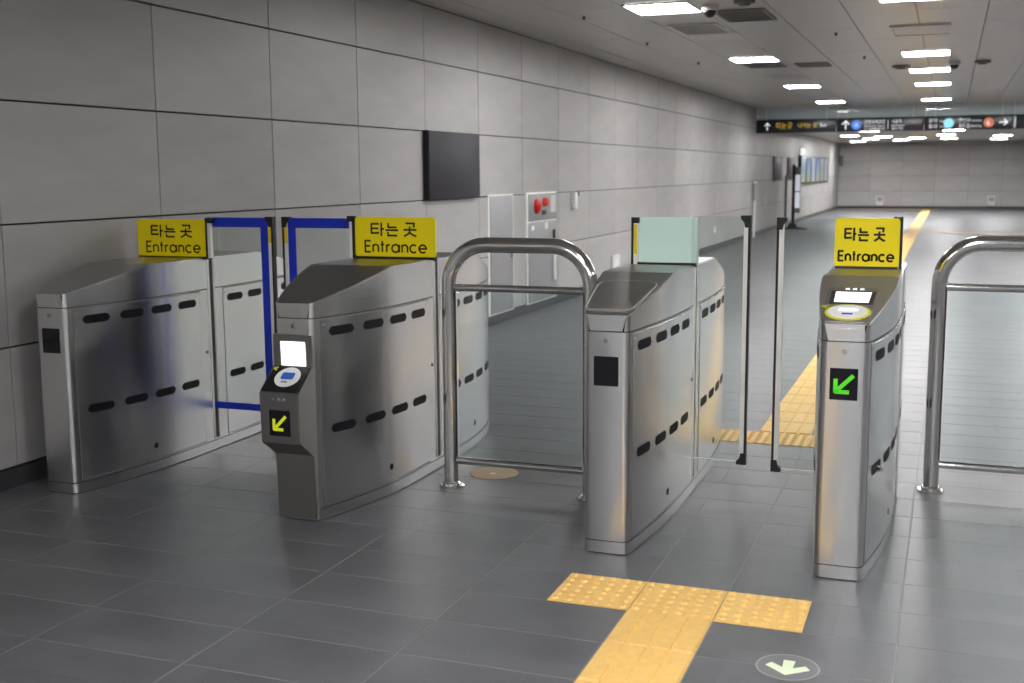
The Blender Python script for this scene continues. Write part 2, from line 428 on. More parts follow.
for xx, yy in ((3.3, 38.5), (3.3, 43.5), (-2.2, 34.0), (0, 34.5), (2.4, 34.)):
    ceiling_light(xx, yy, CEIL2-.012, .54, .62, True, 'lit ceiling light hidden behind the hanging signs', 'hidden far lights')
# same fittings added unseen beside and behind the camera to brighten the hall
for xx, ys in ((1.72, (7.8, 10.3, 12.9, 15.5, 18.1, 20.6, 25.6)), (3.8, (5.2, 10.3, 15.5, 20.6, 25.6)), (-.36, (2.65, .1, -2.5)), (-2.44, (-1.2, -5.)), (1.72, (0.1, -5.)), (3.8, (.1, -5))):
    for yy in ys:
        ceiling_light(xx, yy, CEIL, .54, .62, True, 'added ceiling light outside the picture over the unseen parts of the hall', 'lights outside the view')

# ceiling fittings
def grille(x, y, w, l, label, mat='grille'):
    t = thing('ceiling_vent', label, 'vent', (x, y, CEIL))
    bm = bmesh.new(); f = .03
    for b in ((-w/2, w/2, -l/2, -l/2+f), (-w/2, w/2, l/2-f, l/2), (-w/2, -w/2+f, -l/2+f, l/2-f), (w/2-f, w/2, -l/2+f, l/2-f)): box(bm, *b, -.014, 0)
    link('frame', bm, 'frame' if mat != 'grille' else 'grille', t)
    bm = bmesh.new(); box(bm, -w/2+f, w/2-f, -l/2+f, l/2-f, -.003, 0); link('backing', bm, 'ceilgap', t)
    n = 7
    for i in range(n):
        yy = -l/2+f+(l-2*f)*(i+.5)/n
        bm = bmesh.new(); box(bm, -w/2+f, w/2-f, yy-.022, yy+.014, -.011, -.005); link('slat', bm, mat, t)
grille(-1.85, 11.12, .46, .82, 'dark louvred ceiling vent beside the dome camera')
grille(-2.45, 12.0, .50, .85, 'pale slatted ceiling vent behind the nearest wall-side light', 'frame')
boxo('x', (0, 0, 0, 0, 0, 0), 'frame') if False else None
tag(boxo('access_hatch', (-2.72, -2.15, 12.45, 13.0, CEIL-.008, CEIL), 'frame'), 'plain white ceiling hatch next to the pale slatted vent', 'hatch')
grille(-2.45, 16.4, .5, .7, 'small louvred vent behind the second wall-side ceiling light')
grille(-1.83, 16.6, .44, .6, 'dark ceiling vent right of the second wall-side ceiling light')
grille(-2.45, 18.6, .5, .7, 'slatted ceiling vent between second and third wall-side lights', 'frame')
def dome_camera(x, y, label):
    t = thing('dome_camera', label, 'security camera', (x, y, CEIL))
    bm = bmesh.new(); cyl(bm, (0, 0, -.05), .075, .05, 'z', 24); link('housing', bm, 'frame', t, True)
    bm = bmesh.new(); bmesh.ops.create_uvsphere(bm, u_segments=20, v_segments=10, radius=.055)
    for v in bm.verts: v.co.z -= .055
    link('lens_dome', bm, 'blackglass', t, True)
dome_camera(-2.03, 10.35, 'dark dome security camera beside the nearest wall-side ceiling light')
dome_camera(-.03, 16.9, 'tiny dark dome camera next to the second path-row light')
def detector(x, y, label, r=.07, mat='frame'):
    t = thing('smoke_detector', label, 'smoke detector', (x, y, CEIL))
    bm = bmesh.new(); cyl(bm, (0, 0, -.03), r, .03, 'z', 20, .0); link('base', bm, mat, t, True)
    bm = bmesh.new(); cyl(bm, (0, 0, -.05), r*.55, .02, 'z', 16); link('head', bm, mat, t, True)
detector(-1.7, 10.15, 'round ceiling detector above the dark louvred vent', .09, 'grille')
detector(-.72, 17.3, 'round grey ceiling speaker left of the second path-row light', .12, 'grille')
detector(.32, 17.0, 'round grey ceiling speaker right of the path-row lights', .1, 'grille')
for i, (px, py) in enumerate(((-3.25, 10.6), (-3.25, 13.0), (-3.2, 15.6), (-1.2, 12.9), (-1.1, 15.7))):
    t = thing('sprinkler', 'tiny dark sprinkler head in the ceiling, %s from the camera' % ordn[i], 'sprinkler', (px, py, CEIL), 'sprinklers')
    bm = bmesh.new(); cyl(bm, (0, 0, -.006), .035, .006, 'z', 14); link('rosette', bm, 'frame', t)
    bm = bmesh.new(); cyl(bm, (0, 0, -.035), .014, .03, 'z', 10); link('head', bm, 'grille', t)

# smoke curtain glass
for i, (a, b) in enumerate(((-4.28, -2.49), (-2.47, -.63), (-.61, 1.18), (1.2, 3.6))):
    t = thing('smoke_curtain', ['pale glass smoke curtain above the amber exit sign', 'pale glass smoke curtain above the sign with the blue disc', 'pale glass smoke curtain above the sign with two coloured discs', 'pale glass smoke curtain at the right picture edge'][i], 'glass panel', ((a+b)/2, BEAM, CEIL), 'smoke curtain panes')
    boxo('pane', (a, b, BEAM, BEAM+.012, 2.70, CEIL-.02), 'curtain', t)
    boxo('rail', (a, b, BEAM-.015, BEAM+.027, CEIL-.025, CEIL), 'frame', t)
    boxo('clip', (a, a+.02, BEAM-.01, BEAM+.022, 2.70, CEIL-.025), 'alu', t)
# hanging signs
SY = BEAM-.06
def hsign(a, b, label):
    t = thing('hanging_sign', label, 'sign', ((a+b)/2, SY, 2.38), 'hanging signs')
    boxo('sign_box', (a, b, SY-.05, SY+.05, 2.385, 2.68), 'navy', t, .006)
    for q in (.12, .88):
        xx = a+(b-a)*q
        bm = bmesh.new(); cyl(bm, (xx-(a+b)/2, 0, .30), .008, CEIL-2.68, 'z', 8); link('hanger', bm, 'alu', t)
    return t
def on_sign(t, x0, zc):
    ox = t.location.x; oz = t.location.z
    return lambda u, v: (x0+u-ox, -.0525, zc+v-oz)
def sprint(t, name, bms, mat):
    for b in bms: link(name, b, mat, t)      # one part for each line of writing
def arrow_bm(f, s, rot):
    bm = bmesh.new(); c, n = math.cos(rot), math.sin(rot)
    g = lambda u, v: f(u*c-v*n, u*n+v*c)
    stroke(bm, [(0, -s), (0, s*.9)], s*.3, g); stroke(bm, [(-s*.75, .15*s), (0, s*.95), (s*.75, .15*s)], s*.3, g)
    return bm
t = hsign(-4.27, -2.49, 'dark hanging exit sign with white up arrow and amber lettering')
sprint(t, 'arrow', [arrow_bm(on_sign(t, -4.02, 2.53), .085, 0)], 'white_print')
sprint(t, 'lettering', [text_bm('타는곳', .16, on_sign(t, -3.83, 2.49), width=.36), text_bm('나가는 곳', .12, on_sign(t, -3.34, 2.50), width=.42)], 'amber_print')
sprint(t, 'small_lettering', [text_bm('Exit', .09, on_sign(t, -2.84, 2.51), width=.13)], 'white_print')
t = hsign(-2.47, -.63, 'dark hanging direction sign with up arrow and blue disc')
sprint(t, 'arrow', [arrow_bm(on_sign(t, -2.28, 2.53), .1, 0)], 'white_print')
bm = bmesh.new(); prism(bm, circ(.105, 24), lambda u, v, d: (-2.05+u-t.location.x, -.052-d, 2.53+v-t.location.z), 0, .004); dd = link('line_disc', bm, 'blue_disc', t)
sprint(t, 'disc_mark', [text_bm('A', .13, lambda u, v: (-2.09+u-t.location.x, -.0575, 2.485+v-t.location.z))], 'white_print')
sprint(t, 'lettering', [text_bm('인천국제공항', .10, on_sign(t, -1.88, 2.555), width=.44), text_bm("Incheon Int'l Airport", .06, on_sign(t, -1.88, 2.485), width=.44), text_bm('仁川国际机场', .055, on_sign(t, -1.88, 2.42), width=.44),
   text_bm('서울역', .10, on_sign(t, -1.30, 2.555), width=0.2), text_bm('Seoul Station', .06, on_sign(t, -1.30, 2.485), width=0.27), text_bm('首尔站', .055, on_sign(t, -1.30, 2.42), width=0.24)], 'white_print')
bm = bmesh.new(); box(bm, -1.38-t.location.x, -1.37-t.location.x, -.0535, -.05, .05, .25); link('divider', bm, 'white_print', t)
t = hsign(-.61, 1.18, 'dark hanging direction sign with teal and brown discs and right arrow')
sprint(t, 'lettering', [text_bm('공덕', .10, on_sign(t, -.53, 2.555), width=.17), text_bm('홍대', .10, on_sign(t, -.53, 2.43), width=.17), text_bm('Gongdeok', .06, on_sign(t, -.30, 2.56), width=.22), text_bm('Hongik', .06, on_sign(t, -.30, 2.44), width=.22),
   text_bm('연신내', .10, on_sign(t, .09, 2.555), width=.22), text_bm('월드컵', .10, on_sign(t, .09, 2.43), width=.22), text_bm('Yeonsinnae', .06, on_sign(t, .34, 2.56), width=.22), text_bm('World Cup', .06, on_sign(t, .34, 2.44), width=.22)], 'white_print')
for xx, mt in ((-.07, 'teal_disc'), (.74, 'brown_disc')):
    bm = bmesh.new(); prism(bm, circ(.105, 24), lambda u, v, d: (xx-.04+u-t.location.x, -.052-d, 2.53+v-t.location.z), 0, .004); link('line_disc', bm, mt, t)
sprint(t, 'disc_mark', [text_bm('6', .15, lambda u, v: (.655+u-t.location.x, -.0575, 2.475+v-t.location.z))], 'white_print')
sprint(t, 'arrow', [arrow_bm(lambda u, v: (.99+u-t.location.x, -.0525, 2.53+v-t.location.z), .085, -math.pi/2)], 'white_print')
t = hsign(1.2, 3.0, 'dark hanging sign cut off at the right picture edge')
bm = bmesh.new(); box(bm, 1.21-t.location.x, 1.23-t.location.x, -.0535, -.05, .03, .27); link('edge_strip', bm, 'white_print', t)

# ------------------------------------------------------------ left wall fixtures
t = thing('wall_plate', 'large dark square plate mounted on the left wall', 'wall panel', (WX, 9.9, 1.293))
boxo('plate', (WX, WX+.055, 9.27, 10.43, 1.297, 1.893), 'darkplate', t, .003)
boxo('edge_frame', (WX, WX+.05, 9.262, 9.27, 1.295, 1.895), 'black', t)
t = thing('service_door', 'tall grey metal service door in the wall beside the hydrant cabinet', 'access door', (WX, 11.1, .1))
boxo('frame', (WX-.001, WX+.006, 10.76, 11.47, .095, 1.31), 'alu', t)
boxo('leaf', (WX+.004, WX+.014, 10.80, 11.44, .11, 1.295), 'panel_grey', t, .002)
boxo('handle', (WX+.014, WX+.03, 11.36, 11.39, .65, .78), 'steel', t, .003)
t = thing('hydrant_cabinet', 'tall fire hydrant cabinet with red lamp and bell on the wall', 'hydrant cabinet', (WX, 12.35, .08))
boxo('frame', (WX-.001, WX+.02, 11.86, 12.86, .093, 1.31), 'alu', t, .003)
boxo('upper_panel', (WX+.018, WX+.03, 11.89, 12.83, 1.0, 1.295), 'panel_grey', t, .002)
d = boxo('cabinet_door', (WX+.018, WX+.03, 11.89, 12.83, .11, .985), 'panel_grey', t, .002)
h = boxo('handle', (WX+.03, WX+.05, 12.70, 12.76, .30, .72), 'white', d, .004)
boxo('latch', (WX+.03, WX+.045, 12.70, 12.76, .78, .88), 'black', d, .003)
def wall_disc(name, y, z, r, h, mat, par, dome=False):
    off = parent_world(par); bm = bmesh.new()
    if dome:
        tube(bm, [(WX+.028-off.x, y-off.y, z-off.z), (WX+.03+h*.5-off.x, y-off.y, z-off.z), (WX+.03+h*.85-off.x, y-off.y, z-off.z), (WX+.03+h-off.x, y-off.y, z-off.z)], [r, r*.95, r*.7, r*.2], 20)
    else: cyl(bm, (WX+.029-off.x, y-off.y, z-off.z), r, h, 'x', 24)
    return link(name, bm, mat, par, True)
wall_disc('alarm_bell', 12.13, 1.16, .085, .05, 'red', t, True)
wall_disc('position_lamp', 12.38, 1.20, .05, .06, 'redlamp', t, True)
boxo('push_button', (WX+.03, WX+.04, 12.32, 12.44, 1.06, 1.11), 'black', t)
boxo('notice', (WX+.03, WX+.032, 12.62, 12.8, 1.08, 1.27), 'frame', t)
boxo('label_card', (WX+.03, WX+.032, 11.97, 12.05, .90, .95), 'white', d)
boxo('label_card', (WX+.03, WX+.032, 12.42, 12.52, .90, .97), 'white', d)
t = thing('emergency_lamp', 'slim white vertical lamp on the wall right of the hydrant cabinet', 'wall lamp', (WX, 13.55, 1.08))
boxo('body', (WX, WX+.05, 13.49, 13.60, 1.085, 1.29), 'white', t, .006)
boxo('cap', (WX, WX+.055, 13.60, 13.64, 1.24, 1.30), 'black', t, .003)
t = thing('socket_box', 'small pale socket box low on the wall behind the mint glass', 'socket', (WX, 15.45, .2))
boxo('plate', (WX, WX+.03, 15.27, 15.62, .21, .40), 'frame', t, .004)
boxo('socket', (WX+.03, WX+.034, 15.37, 15.52, .26, .35), 'white', t)
t = thing('conduit_pole', 'thin pale conduit pole against the far part of the left wall', 'conduit', (WX+.04, 27.3, 0))
bm = bmesh.new(); cyl(bm, (0, 0, 0), .03, .85, 'z', 12); link('lower_pipe', bm, 'frame', t, True)
bm = bmesh.new(); cyl(bm, (0, 0, .85), .04, .40, 'z', 12); link('upper_pipe', bm, 'panel_grey', t, True)
bm = bmesh.new(); cyl(bm, (0, 0, 1.25), .05, .03, 'z', 12); link('cap', bm, 'white', t, True)
t = thing('wall_switch', 'tiny white switch low on the left wall near the conduit', 'switch', (WX, 22.6, .3))
boxo('plate', (WX, WX+.02, 22.5, 22.75, .34, .46), 'white', t, .004)
boxo('rocker', (WX+.02, WX+.026, 22.58, 22.67, .37, .43), 'frame', t)
for a, b, lb in ((30.45, 31.95, 'dark grey square plate on the wall left of the floor stand'), (33.2, 34.5, 'dark grey square plate on the wall behind the floor stand')):
    t = thing('wall_plate', lb, 'wall panel', (WX, (a+b)/2, 1.27))
    boxo('plate', (WX, WX+.04, a, b, 1.27, 1.885), 'darkplate', t, .003)
    boxo('edge_frame', (WX, WX+.035, a-.02, a, 1.265, 1.89), 'grille', t)
struct(boxo('trim_2', (WX, WX+.05, 32.9, 33.1, .093, 1.4), 'grille'))
# floor stand
t = thing('floor_stand', 'black floor stand sign holding two white pages by the left wall', 'floor stand', (-3.85, 31.6, 0))
bm = bmesh.new(); prism(bm, [(-.28, 0), (.34, 0), (.34, .02), (.1, .05), (.04, .16), (-.1, .16), (-.16, .05), (-.28, .02)], lambda u, v, d: (u, d, v), -.22, .22); link('base', bm, 'black', t)
boxo('upright', (-3.93, -3.85, 31.55, 31.65, .1, 1.68), 'black', t, .005)
boxo('frame', (-3.86, -3.72, 31.58, 31.62, .42, 1.62), 'panel_grey', t, .003)
boxo('page', (-3.85, -3.73, 31.57, 31.58, 1.0, 1.42), 'screen_grey', t)
boxo('page', (-3.85, -3.73, 31.57, 31.58, .55, .96), 'screen_grey', t)
# lit poster case
t = thing('poster_case', 'row of lit poster panels in a dark case on the far left wall', 'display case', (WX, 39.6, 1.12))
boxo('case', (WX, WX+.08, 35.8, 43.9, 1.13, 1.98), 'black', t, .005)
pmats = []
for i, (c0, c1, c2) in enumerate((((.75, .85, .95), (.3, .55, .8), (.75, .75, .3)), ((.05, .2, .7), (.3, .5, .75), (.55, .6, .2)), ((.75, .8, .95), (.6, .7, .95), (.85, .88, .95)), ((.1, .35, .85), (.4, .6, .9), (.7, .75, .7)), ((.8, .82, .8), (.55, .6, .5), (.75, .72, .6)), ((.65, .75, .9), (.6, .7, .85), (.7, .75, .8)))):
    mt, nt, b = nodes_of('poster_%d' % i)
    tc = nt.nodes.new('ShaderNodeTexCoord'); sx = nt.nodes.new('ShaderNodeSeparateXYZ'); rp = nt.nodes.new('ShaderNodeValToRGB')
    rp.color_ramp.elements[0].color = (*c2, 1); rp.color_ramp.elements[1].color = (*c0, 1)
    e = rp.color_ramp.elements.new(.5); e.color = (*c1, 1)
    nt.links.new(tc.outputs['Generated'], sx.inputs[0]); nt.links.new(sx.outputs['Z'], rp.inputs[0])
    b.inputs['Base Color'].default_value = (.02, .02, .02, 1); nt.links.new(rp.outputs[0], b.inputs['Emission Color']); b.inputs['Emission Strength'].default_value = .38
    a = 35.9+1.34*i
    p = boxo('poster', (WX+.08, WX+.086, a, a+.98, 1.17, 1.93), mt, t)
t = thing('lit_box', 'small glowing white box sign above the poster case', 'box sign', (WX, 36.5, 1.98))
boxo('housing', (WX, WX+.2, 36.0, 36.12, 1.985, 2.2), 'alu', t)
boxo('face', (WX+.03, WX+.19, 35.98, 36.0, 1.99, 2.19), 'screen_white', t)
# far wall boxes
for xx, lb in ((-2.65, 'small grey box low on the far wall, left one'), (1.48, 'small pale grey box low on the far wall, right one')):
    t = thing('wall_box', lb, 'wall box', (xx, FARY, .1), 'far wall boxes')
    boxo('housing', (xx-.14, xx+.14, FARY-.1, FARY, .14, .5), 'frame', t, .01)
    boxo('cover', (xx-.1, xx+.1, FARY-.11, FARY-.1, .3, .46), 'panel_grey', t)
t = thing('wall_speaker', 'small black speaker high on the far wall by the corner', 'speaker', (WX+.11, FARY, 1.7))
boxo('cabinet', (WX+.05, WX+.17, FARY-.14, FARY, 1.7, 2.1), 'black', t, .01)
boxo('front_cloth', (WX+.07, WX+.15, FARY-.146, FARY-.14, 1.73, 2.07), 'grille', t)

# ------------------------------------------------------------ tactile paving
def dot_tile():
    bm = bmesh.new(); g = .0015
    box(bm, -.15+g, .15-g, -.15+g, .15-g, 0, .004)
    for i in range(6):
        for j in range(6):
            cx_, cy_ = -.125+.05*i, -.125+.05*j
            lo = [bm.verts.new((cx_+.0165*math.cos(a*math.pi/4), cy_+.0165*math.sin(a*math.pi/4), .004)) for a in range(8)]
            hi = [bm.verts.new((cx_+.010*math.cos(a*math.pi/4), cy_+.010*math.sin(a*math.pi/4), .0105)) for a in range(8)]
            bm.faces.new(hi)
            for q in range(8): bm.faces.new((lo[q], lo[(q+1) % 8], hi[(q+1) % 8], hi[q]))
    return bm
def bar_tile():
    bm = bmesh.new(); g = .0015
    box(bm, -.15+g, .15-g, -.15+g, .15-g, 0, .004)
    for i in range(4):
        c = -.1125+.075*i
        lo = [bm.verts.new((c+a, b, .004)) for a, b in ((-.032, -.146), (.032, -.146), (.032, .146), (-.032, .146))]
        hi = [bm.verts.new((c+a, b, .0100)) for a, b in ((-.0295, -.142), (.0295, -.142), (.0295, .142), (-.0295, .142))]
        bm.faces.new(hi)
        for q in range(4): bm.faces.new((lo[q], lo[(q+1) % 4], hi[(q+1) % 4], hi[q]))
    return bm
def mesh_of(name, bm, mat):
    bmesh.ops.recalc_face_normals(bm, faces=bm.faces[:]); me = bpy.data.meshes.new(name); bm.to_mesh(me); bm.free(); me.materials.append(M[mat]); return me
DOT = mesh_of('dot_tile', dot_tile(), 'tact'); BAR = mesh_of('bar_tile', bar_tile(), 'tact')
def tact(par, name, me, x, y, rz=0):
    o = bpy.data.objects.new(name, me); COL.objects.link(o); o.parent = par; o.location = (x-par.location.x, y-par.location.y, 0); o.rotation_euler.z = rz
tp = thing('tactile_paving', 'yellow T-shaped tactile paving in front of the narrow open lane', 'tactile paving', (-.85, 3.947, 0))
for k in range(3): tact(tp, 'dot_tile', DOT, -1.1505+.3005*k, 3.947)
for k in range(9): tact(tp, 'bar_tile', BAR, -.85, 3.647-.3*k)
tf = thing('tactile_paving', 'long yellow tactile path running from the narrow lane to the far wall', 'tactile paving', (-.85, 6.76, 0))
for k in range(3): tact(tf, 'dot_tile', DOT, -1.1505+.3005*k, 6.647)
for k in range(1, 24): tact(tf, 'bar_tile', BAR, -.85, 6.647+.3*k)
bm = bmesh.new()
yy = 6.647+.3*24
while yy < 47.6:
    t_ = bmesh.new(); t_.from_mesh(BAR); bmesh.ops.translate(t_, verts=t_.verts[:], vec=(0, yy-6.76, 0)); join(bm, t_); yy += .3
xx = -4.0
while xx < -.6:
    box(bm, xx+.85, xx+.85+.297, 47.9-6.76, 48.2-6.76, 0, .005); xx += .3
for k in range(12):
    box(bm, -.70+.3*k+.85, -.70+.3*k+.85+.297, 30.0-6.76, 30.3-6.76, 0, .005)
o = link('distant_tiles', bm, 'tact', tf); o['kind'] = 'stuff'

# floor arrow sticker and inspection cover
t = thing('floor_sticker', 'round grey floor sticker with a pale arrow pointing at the camera', 'floor sticker', (-.41, 3.505, 0))
bm = bmesh.new(); prism(bm, circ(.098, 40), lambda u, v, d: (u, v, d), 0, .0012); link('disc', bm, 'clear', t)
bm = bmesh.new()
for i in range(40):
    a, b = 2*math.pi*i/40, 2*math.pi*(i+1)/40
    poly(bm, [(r*math.cos(q), r*math.sin(q), .0018) for r, q in ((.092, a), (.098, a), (.098, b), (.092, b))])
link('ring', bm, 'ring', t)
bm = bmesh.new(); prism(bm, [(-.018, .05), (.018, .05), (.016, -.006), (.052, .022), (.068, -.004), (0, -.062), (-.068, -.004), (-.052, .022), (-.016, -.006)], lambda u, v, d: (u, v, d), .0012, .0022)
link('arrow', bm, 'pale', t)
t = thing('floor_cover', 'round tan inspection cover in the floor behind the steel rail', 'floor cover', (-2.13, 5.40, 0))
bm = bmesh.new(); cyl(bm, (0, 0, 0), .125, .004, 'z', 36, .002); link('plate', bm, 'tan', t, True)
bm = bmesh.new(); cyl(bm, (0, -.02, .004), .014, .0015, 'z', 14); link('plug', bm, 'white', t)

# ------------------------------------------------------------ steel rails
def rail(name, label, x0, x1, y, z_top=1.19, rad=.19, tr=.0365):
    t = thing(name, label, 'barrier rail', (x0, y, 0), 'steel rails')
    w = x1-x0
    path = [(0, 0, 0), (0, 0, .3), (0, 0, .7), (0, 0, z_top-rad)]
    path += [(rad-rad*math.cos(a), 0, z_top-rad+rad*math.sin(a)) for a in [math.pi/2*i/10 for i in range(1, 11)]]
    path += [(w*.5, 0, z_top)]
    path += [(w-rad+rad*math.sin(a), 0, z_top-rad+rad*math.cos(a)) for a in [math.pi/2*i/10 for i in range(0, 11)]]
    path += [(w, 0, .7), (w, 0, .3), (w, 0, 0)]
    bm = bmesh.new(); tube(bm, path, tr, 22); link('hoop', bm, 'chrome', t, True)
    for z in (.985, .135):
        bm = bmesh.new(); tube(bm, [(.03, 0, z), (w-.03, 0, z)], .0175, 14); c = link('crossbar', bm, 'chrome', t, True)
    for xx in (0, w):
        bm = bmesh.new(); cyl(bm, (xx, 0, 0), .062, .014, 'z', 28, .004); f = link('base_flange', bm, 'chrome', t, True)
        bm = bmesh.new(); cyl(bm, (xx, 0, .014), .046, .016, 'z', 24, .008); link('collar', bm, 'chrome', f, True)
    bm = bmesh.new(); box(bm, tr+.004, w-tr-.004, -.005, .005, .15, .97); link('glass_panel', bm, 'railglass', t)
    return t
rail('barrier_rail', 'arched steel rail with glass between the two middle gates', -2.237, -1.528, 5.10)
rail('barrier_rail', 'arched steel rail with glass at the right picture edge', -.030, .98, 5.77)

# ------------------------------------------------------------ ticket gates
GY, GL, HW, RC = 4.362, 2.07, .0925, .028
ZF, ZS = .972, .905
class Gate:
    def __init__(s, label, cx, hl, hr, hw=HW, cre=.56, zt=1.095):
        s.cre, s.zt = cre, zt
        s.cx, s.hl, s.hr, s.hw = cx, hl, hr, hw
        s.root = thing('ticket_gate', label, 'ticket gate', (cx, GY, 0), 'ticket gates')
    def half(s, y, side):
        t = min(y, GL-y); t = max(0, t)
        if t < RC:
            c = (RC-t)/RC; return s.hw-RC+RC*math.sqrt(max(0, 1-c*c))
        m = s.hr if side > 0 else s.hl
        q = min(1, (t-RC)/.75)
        return s.hw+(m-s.hw)*(1-(1-q)**2.1)
    def stations(s, y0=0, y1=GL):
        ys = [RC*(1-math.cos(math.pi/2*i/6)) for i in range(7)]+[RC+.055*i for i in range(1, 14)]+[.80, .88, .95, s.cre]
        ys = sorted(set(round(v, 5) for v in ys+[GL-v for v in ys]+[GL/2, y0, y1]))
        return [v for v in ys if y0-1e-6 <= v <= y1+1e-6]
    def loft(s, bm, zlo, zhi, off=0, y0=0, y1=GL):
        rows = []
        for y in s.stations(y0, y1):
            yy = y
            if off: yy = GL/2+(y-GL/2)*(GL/2+off)/(GL/2)
            l, r = s.half(y, -1)+off, s.half(y, 1)+off
            a, b = (zlo(y) if callable(zlo) else zlo), (zhi(y) if callable(zhi) else zhi)
            rows.append([bm.verts.new(p) for p in ((-l, yy, a), (r, yy, a), (r, yy, b), (-l, yy, b))])
        for p, q in zip(rows, rows[1:]):
            for k in range(4): bm.faces.new((p[k], p[(k+1) % 4], q[(k+1) % 4], q[k]))
        bm.faces.new(rows[0]); bm.faces.new(rows[-1][::-1])
    def on_side(s, side, y, z, off):
        e = 1e-3; d = (s.half(y+e, side)-s.half(y-e, side))/(2*e); n = Vector((1, -d)).normalized()
        return (side*(s.half(y, side)+n.x*off), y+n.y*off, z)
    def side_panel(s, side, ya, yb, rear):
        n = 16
        bm = bmesh.new(); z0, z1 = .0635, ZS-.0025; e = .004          # dark strip standing in for the shaded gap round the panel
        ys = [ya-e+(yb-ya+2*e)*i/n for i in range(n+1)]
        rows = [[bm.verts.new(s.on_side(side, y, z, .0009)) for z in (z0, z1)] for y in ys]
        for p, q in zip(rows, rows[1:]): bm.faces.new((p[0], p[1], q[1], q[0]))
        link('panel_gap_shade', bm, 'grille', s.root, True)
        bm = bmesh.new(); z0, z1 = .067, ZS-.007
        ys = [ya+(yb-ya)*i/n for i in range(n+1)]
        rows = []
        for y in ys:
            rows.append([bm.verts.new(s.on_side(side, y, z, o)) for z, o in ((z0, -.001), (z0+.002, .0025), (z1-.002, .0025), (z1, -.001))])
        for p, q in zip(rows, rows[1:]):
            for k in range(3): bm.faces.new((p[k], p[k+1], q[k+1], q[k]))
        bm.faces.new(rows[0]); bm.faces.new(rows[-1][::-1])
        pan = link('side_panel', bm, 'steel_panel', s.root, True)
        for z in (.842, .405):
            for c in (.172, .392, .602, .812):
                c2 = GL-c if rear else c
                L, H = .158, .040
                pts = []
                for (u, v) in rrect(L, H, H/2-.0005, 6):
                    pts.append((c2+u, z+v))
                pts2 = []
                bm = bmesh.new()
                # strip of quads so the pill follows the bulge
                nx = 10; colsv = []
                for i in range(nx+1):
                    u = -L/2+L*i/nx
                    k = abs(u)-(L/2-H/2)
                    hh = H/2 if k <= 0 else math.sqrt(max(1e-7, (H/2)**2-k*k))
                    colsv.append([bm.verts.new(s.on_side(side, c2+u, z+zz, .0038)) for zz in (-hh, hh)])
                for p, q in zip(colsv, colsv[1:]): bm.faces.new((p[0], p[1], q[1], q[0]))
                link('sensor_window', bm, 'sensor', pan)
        c = GL-.51 if rear else .51
        bm = bmesh.new(); poly(bm, [s.on_side(side, c+u, .138+v, .0038) for u, v in circ(.015, 16)]); link('key_hole', bm, 'sensor', pan)
        for c, z in ((.065, .875), (.905, .875)):
            c = GL-c if rear else c
            bm = bmesh.new(); poly(bm, [s.on_side(side, c+u, z+v, .0038) for u, v in circ(.006, 10)]); link('screw', bm, 'steel_dark', pan)
    def ztop(s, y):
        t = min(y, GL-y); return ZF+(s.zt-ZF)*min(1, t/s.cre)
    def build(s, body_mat='steel', front=True, y0=0):
        bm = bmesh.new(); s.loft(bm, .005, .054, .001); link('plinth', bm, 'steel', s.root, True)
        bm = bmesh.new(); s.loft(bm, .057, ZS); link('body', bm, 'steel', s.root, True)
        bm = bmesh.new(); s.loft(bm, 0, ZS+.012, -.006); link('shade_core', bm, 'joint', s.root, True)  # dark core stands in for seam shade and the contact shadow under the plinth
        bm = bmesh.new(); s.loft(bm, ZS+.0040, s.ztop)
        es = [e for e in bm.edges if len(e.link_faces) == 2 and all(v.co.z > ZS+.02 for v in e.verts) and abs(abs(e.link_faces[0].normal.z)-abs(e.link_faces[1].normal.z)) > .5]
        bm.normal_update()
        es = [e for e in bm.edges if len(e.link_faces) == 2 and all(v.co.z > ZS+.02 for v in e.verts) and e.calc_face_angle(0) > .8]
        bmesh.ops.bevel(bm, geom=es, offset=.005, segments=2, affect='EDGES')
        s.cover = link('top_cover', bm, 'steel_top', s.root, True)
        me = s.cover.data; me.materials.append(M['steel_panel'])
        for p in me.polygons:
            if abs(p.normal.z) < .3: p.material_index = 1
        t2 = bmesh.new(); t2.from_mesh(me); t2.normal_update()
        for e in t2.edges:
            if len(e.link_faces) == 2:
                a, b = e.link_faces
                if e.calc_face_angle(0) > .5 or (a.normal.z > .5 and b.normal.z > .5 and e.calc_face_angle(0) > .1): e.smooth = False
        t2.to_mesh(me); t2.free()
        for side in (-1, 1):
            s.side_panel(side, .045, .925, False); s.side_panel(side, GL-.925, GL-.045, True)
            bm = bmesh.new()
            for k in (-1, 1):
                yy = GL/2+k*.022
                a = side*(s.half(yy, side)-.004); b = side*(s.half(yy, side)+.004)
                box(bm, min(a, b), max(a, b), yy-.006, yy+.006, .07, s.zt-.012)
            link('slot_edge', bm, 'alu', s.root)
            bm = bmesh.new(); a = side*(s.half(GL/2, side)-.006); b = side*(s.half(GL/2, side)+.0015)
            box(bm, min(a, b), max(a, b), GL/2-.016, GL/2+.016, .07, s.zt-.004); link('flap_slot', bm, 'black', s.root)
            bm = bmesh.new(); cyl(bm, ((s.half(.975, side)-.002)*side-(.005 if side < 0 else 0), .975, .56), .008, .005, 'x', 12); link('bolt', bm, 'black', s.root)
